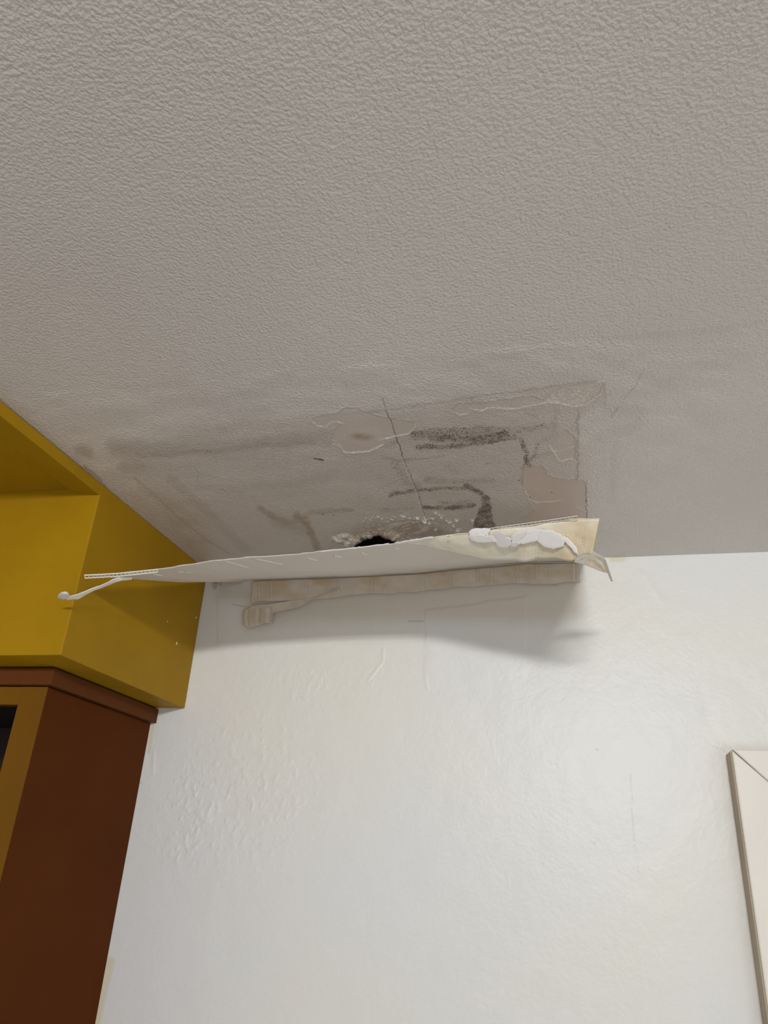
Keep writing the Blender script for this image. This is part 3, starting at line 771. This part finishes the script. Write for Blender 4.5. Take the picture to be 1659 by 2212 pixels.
    # torn white paper edge along the outer rim
    for a, b, hh in ((z2([(115, 325), (200, 315), (330, 302), (462, 284)]), z2([(115, 330), (200, 320), (330, 307), (462, 290)]), .7535),
                     (z2([(485, 283), (560, 270), (680, 252)]), z2([(490, 290), (580, 280), (682, 262)]), .757), (z2([(748, 243), (770, 243)]), z2([(748, 252), (768, 254)]), .756)):
        n2_ = 24; a_ = lerp_poly(a, n2_); b_ = lerp_poly(b, n2_)
        a_[:, 1] += (fbm(a_[:, 0] / 6, a_[:, 0] * 0, 3) - .5) * 2.4
        A_ = [at_z(q, CAMZ + (hh - .0060) * S) for q in a_]; B_ = [at_z(q, CAMZ + (hh - .0075) * S) for q in b_]
        e, _ = loft('torn_edge', A_, B_, 4, M_FLAKE, crinkle=.0006, scale=60, th=.0010); parts.append(e)
    # long ribbon hanging from the left end with a curled tab
    up = [(285, 1247.5, .70), (255, 1248.5, .69), (243, 1252, .68), (226, 1260, .67), (205, 1269, .655), (185, 1277, .64), (165, 1284, .628), (144, 1290, .612)]
    lo = [(285, 1252, .699), (262, 1255, .688), (245, 1260, .678), (224, 1268, .668), (205, 1275, .652), (188, 1284, .638), (170, 1294, .625), (144, 1297, .610)]
    A_ = [at_z(q[:2], CAMZ + q[2] * S) for q in lerp_poly(up, 40)]; B_ = [at_z(q[:2], CAMZ + q[2] * S) for q in lerp_poly(lo, 40)]
    rb, _ = loft('ribbon', A_, B_, 6, M_BARS, crinkle=.0012, scale=40, th=.0008); parts.append(rb)
    # strip of sheet edge between the torn left end and the wall corner
    up = [(250, 1246, .700), (330, 1240, .715), (420, 1246, .80), (455, 1250, .90)]
    # tab: shallow dish
    c = at_z((137, 1287), CAMZ + .612 * S); V = [tuple(c + np.array((0, .004, 0)))]; F = []; m = 22
    for r_, d_ in ((.5, .003), (1.0, -.002)):
        for i in range(m):
            a = i / m * 2 * math.pi
            V.append(tuple(at_z((139 + 12.5 * r_ * math.cos(a) * (1 + .06 * math.sin(3 * a)), 1287.5 + 7.8 * r_ * math.sin(a) - .12 * 12 * r_ * math.cos(a)), CAMZ + .612 * S) + np.array((0, d_, 0))))
    for i in range(m):
        F.append((0, 1 + i, 1 + (i + 1) % m)); F.append((1 + i, 1 + m + i, 1 + m + (i + 1) % m, 1 + (i + 1) % m))
    tab = mesh('ribbon_tab', V, F, M_FLAKE, None, True); solid(tab, .0012); keep(rb, tab)
    # curled torn corner at the right end
    def zc(p): return [(960 + x / 4.1475, 780 + y / 4.1475) for x, y in p]
    up = zc([(1165, 1752), (1215, 1716), (1270, 1722), (1325, 1703), (1390, 1742), (1442, 1780), (1472, 1870), (1508, 1968)])
    lo = zc([(1160, 1800), (1215, 1775), (1265, 1762), (1322, 1746), (1365, 1762), (1420, 1800), (1452, 1862), (1500, 1975)])
    yy = [1.76, 1.78, 1.80, 1.82, 1.85, 1.88, 1.91, 1.93]
    A_ = np.array([at_y(q[:2], q[2] * S) for q in lerp_poly([(*u, y) for u, y in zip(up, yy)], 48)])
    B_ = np.array([at_y(q[:2], (q[2] + .03) * S) for q in lerp_poly([(*u, y) for u, y in zip(lo, yy)], 48)])
    cu, _ = loft('curled_corner', A_, B_, 8, M_BARS, crinkle=.0018, scale=45, seed=1, th=.0009); parts.append(cu)
    up2 = zc([(1170, 1790), (1260, 1764), (1325, 1748), (1368, 1764), (1420, 1802), (1448, 1862), (1462, 1885)])
    lo2 = zc([(1172, 1797), (1240, 1818), (1320, 1850), (1370, 1872), (1430, 1893), (1455, 1898), (1470, 1892)])
    y2 = [1.79, 1.82, 1.85, 1.88, 1.91, 1.94, 1.95]
    A_ = np.array([at_y(q[:2], (q[2] + .02) * S) for q in lerp_poly([(*u, y) for u, y in zip(up2, y2)], 30)])
    B_ = np.array([at_y(q[:2], (q[2] + .05) * S) for q in lerp_poly([(*u, y) for u, y in zip(lo2, y2)], 30)])
    ci, _ = loft('curl_underside', A_, B_, 8, M_CREAM, crinkle=.002, scale=45, seed=2, th=.0007, uv=(52, 2)); parts.append(ci)
    ci['label'] = 'tan inner face of the curled corner'
    e = empty('ceiling_covering', (-0.4, W - .006, CAMZ + .94 * S))
    keep(e, *parts)
    tag(e, 'long torn white ceiling covering hanging loose from the top of the white wall', 'torn covering')
covering()

# ------------------------------------------------------------------ torn paper tape left on the wall
def paper_piece(name, top, bot, label, cat, n=520, nv=26, lift=.0035, yel=.5, folds=()):
    T = lerp_poly(top, n); B = lerp_poly(bot, n)
    B[:, 1] += (fbm(B[:, 0] / 30, B[:, 0] * 0 + 2, 4) - .5) * 7
    P = np.zeros((nv, n, 3)); px = np.zeros((nv, n, 2))
    for j in range(nv):
        v = j / (nv - 1); q = T * (1 - v) + B * v; px[j] = q
        for i in range(n): P[j, i] = at_y(q[i], W)
    X, Y = px[..., 0], px[..., 1]; v = np.linspace(0, 1, nv)[:, None]
    h = lift + .0050 * fbm(X / 45, Y / 40, 3) + .0022 * v ** 2
    crease_shade = np.zeros_like(X); ridge_light = np.zeros_like(X)
    for fx, w, hh, t0, t1 in folds:
        s = (X - fx - 4 * (fbm(Y / 9, Y * 0 + fx, 2) - .5)); g = np.exp(-(s / w) ** 2) * sstep(t0, t0 + .1, v + 0 * X) * (1 - sstep(t1 - .1, t1, v + 0 * X))
        h = h + hh * .55 * g; 
        win = sstep(t0, t0 + .1, v + 0 * X) * (1 - sstep(t1 - .1, t1, v + 0 * X))
        crease_shade = np.maximum(crease_shade, .38 * np.exp(-((s - w * 1.2) / (w * .55)) ** 2) * win); ridge_light = np.maximum(ridge_light, .5 * np.exp(-((s + w * .5) / (w * .6)) ** 2) * win)  # fold shading painted as tone: dark beside each crease, light on its ridge
    P[..., 1] = W - h
    P[0, :, 1] = W - .0025
    A = np.zeros((nv * n, 4), np.float32); A[:, 0] = (yel * (sstep(.4, .7, fbm(X / 50, Y / 18 + 5, 3)) * (1 - .6 * v))).ravel(); A[:, 1] = crease_shade.ravel(); A[:, 2] = ridge_light.ravel(); A[:, 3] = 1
    o = grid_mesh(name, P, n, nv, M_PAPER, None, {'tone_masks': A}, flip=False)
    solid(o, .0006)
    tag(o, label, cat)
    return o
tp = [(548, 1256), (640, 1252), (800, 1247), (900, 1241), (1020, 1230), (1140, 1219), (1246, 1217)]
bt = [(545, 1303), (600, 1303), (690, 1297), (760, 1287), (850, 1283), (960, 1274), (1075, 1265), (1160, 1263), (1254, 1259)]
fd = [(563, 2.2, .004, 0, 1), (590, 2, .003, 0, 1), (665, 2, .003, .1, .9), (733, 2, .003, .1, .8), (806, 2.2, .004, .1, 1), (833, 1.6, .003, .5, 1), (907, 1.6, .003, 0, .7), (916, 2, .0025, .4, 1), (975, 1.8, .004, .2, 1),
      (1033, 2, .0045, 0, .9), (1064, 2.4, .006, 0, 1), (1118, 2.2, .005, 0, 1), (1141, 1.8, .004, .2, 1), (1160, 2, .004, 0, .7), (1189, 1.8, .003, 0, .8), (1240, 3, .005, 0, 1), (1228, 1.6, .003, .4, 1)]
paper_piece('paper_tape', tp, bt, 'long crinkled beige paper tape along the top of the white wall under the hanging covering', 'paper tape', folds=fd, yel=.6)
tp = [(527, 1322), (548, 1307), (600, 1304), (650, 1296), (690, 1290), (732, 1270)]
bt = [(529, 1352), (540, 1358), (560, 1357), (575, 1352), (592, 1351), (594, 1330), (650, 1314), (736, 1272)]
paper_piece('paper_scrap', tp, bt, 'curled beige paper scrap peeling off the wall below the left end of the long tape', 'paper scrap', n=160, nv=18, lift=.006, yel=.35,
            folds=[(536, 4, .004, 0, 1), (560, 5, .003, .2, 1), (583, 5, .003, .2, 1)])
tp = [(462, 1262), (480, 1259), (522, 1257)]
bt = [(466, 1277), (484, 1272), (524, 1264)]
paper_piece('paper_scrap', tp, bt, 'small torn beige paper scrap sticking out near the yellow bulkhead corner', 'paper scrap', n=60, nv=10, lift=.006, yel=.2, folds=[(475, 4, .005, 0, 1)])
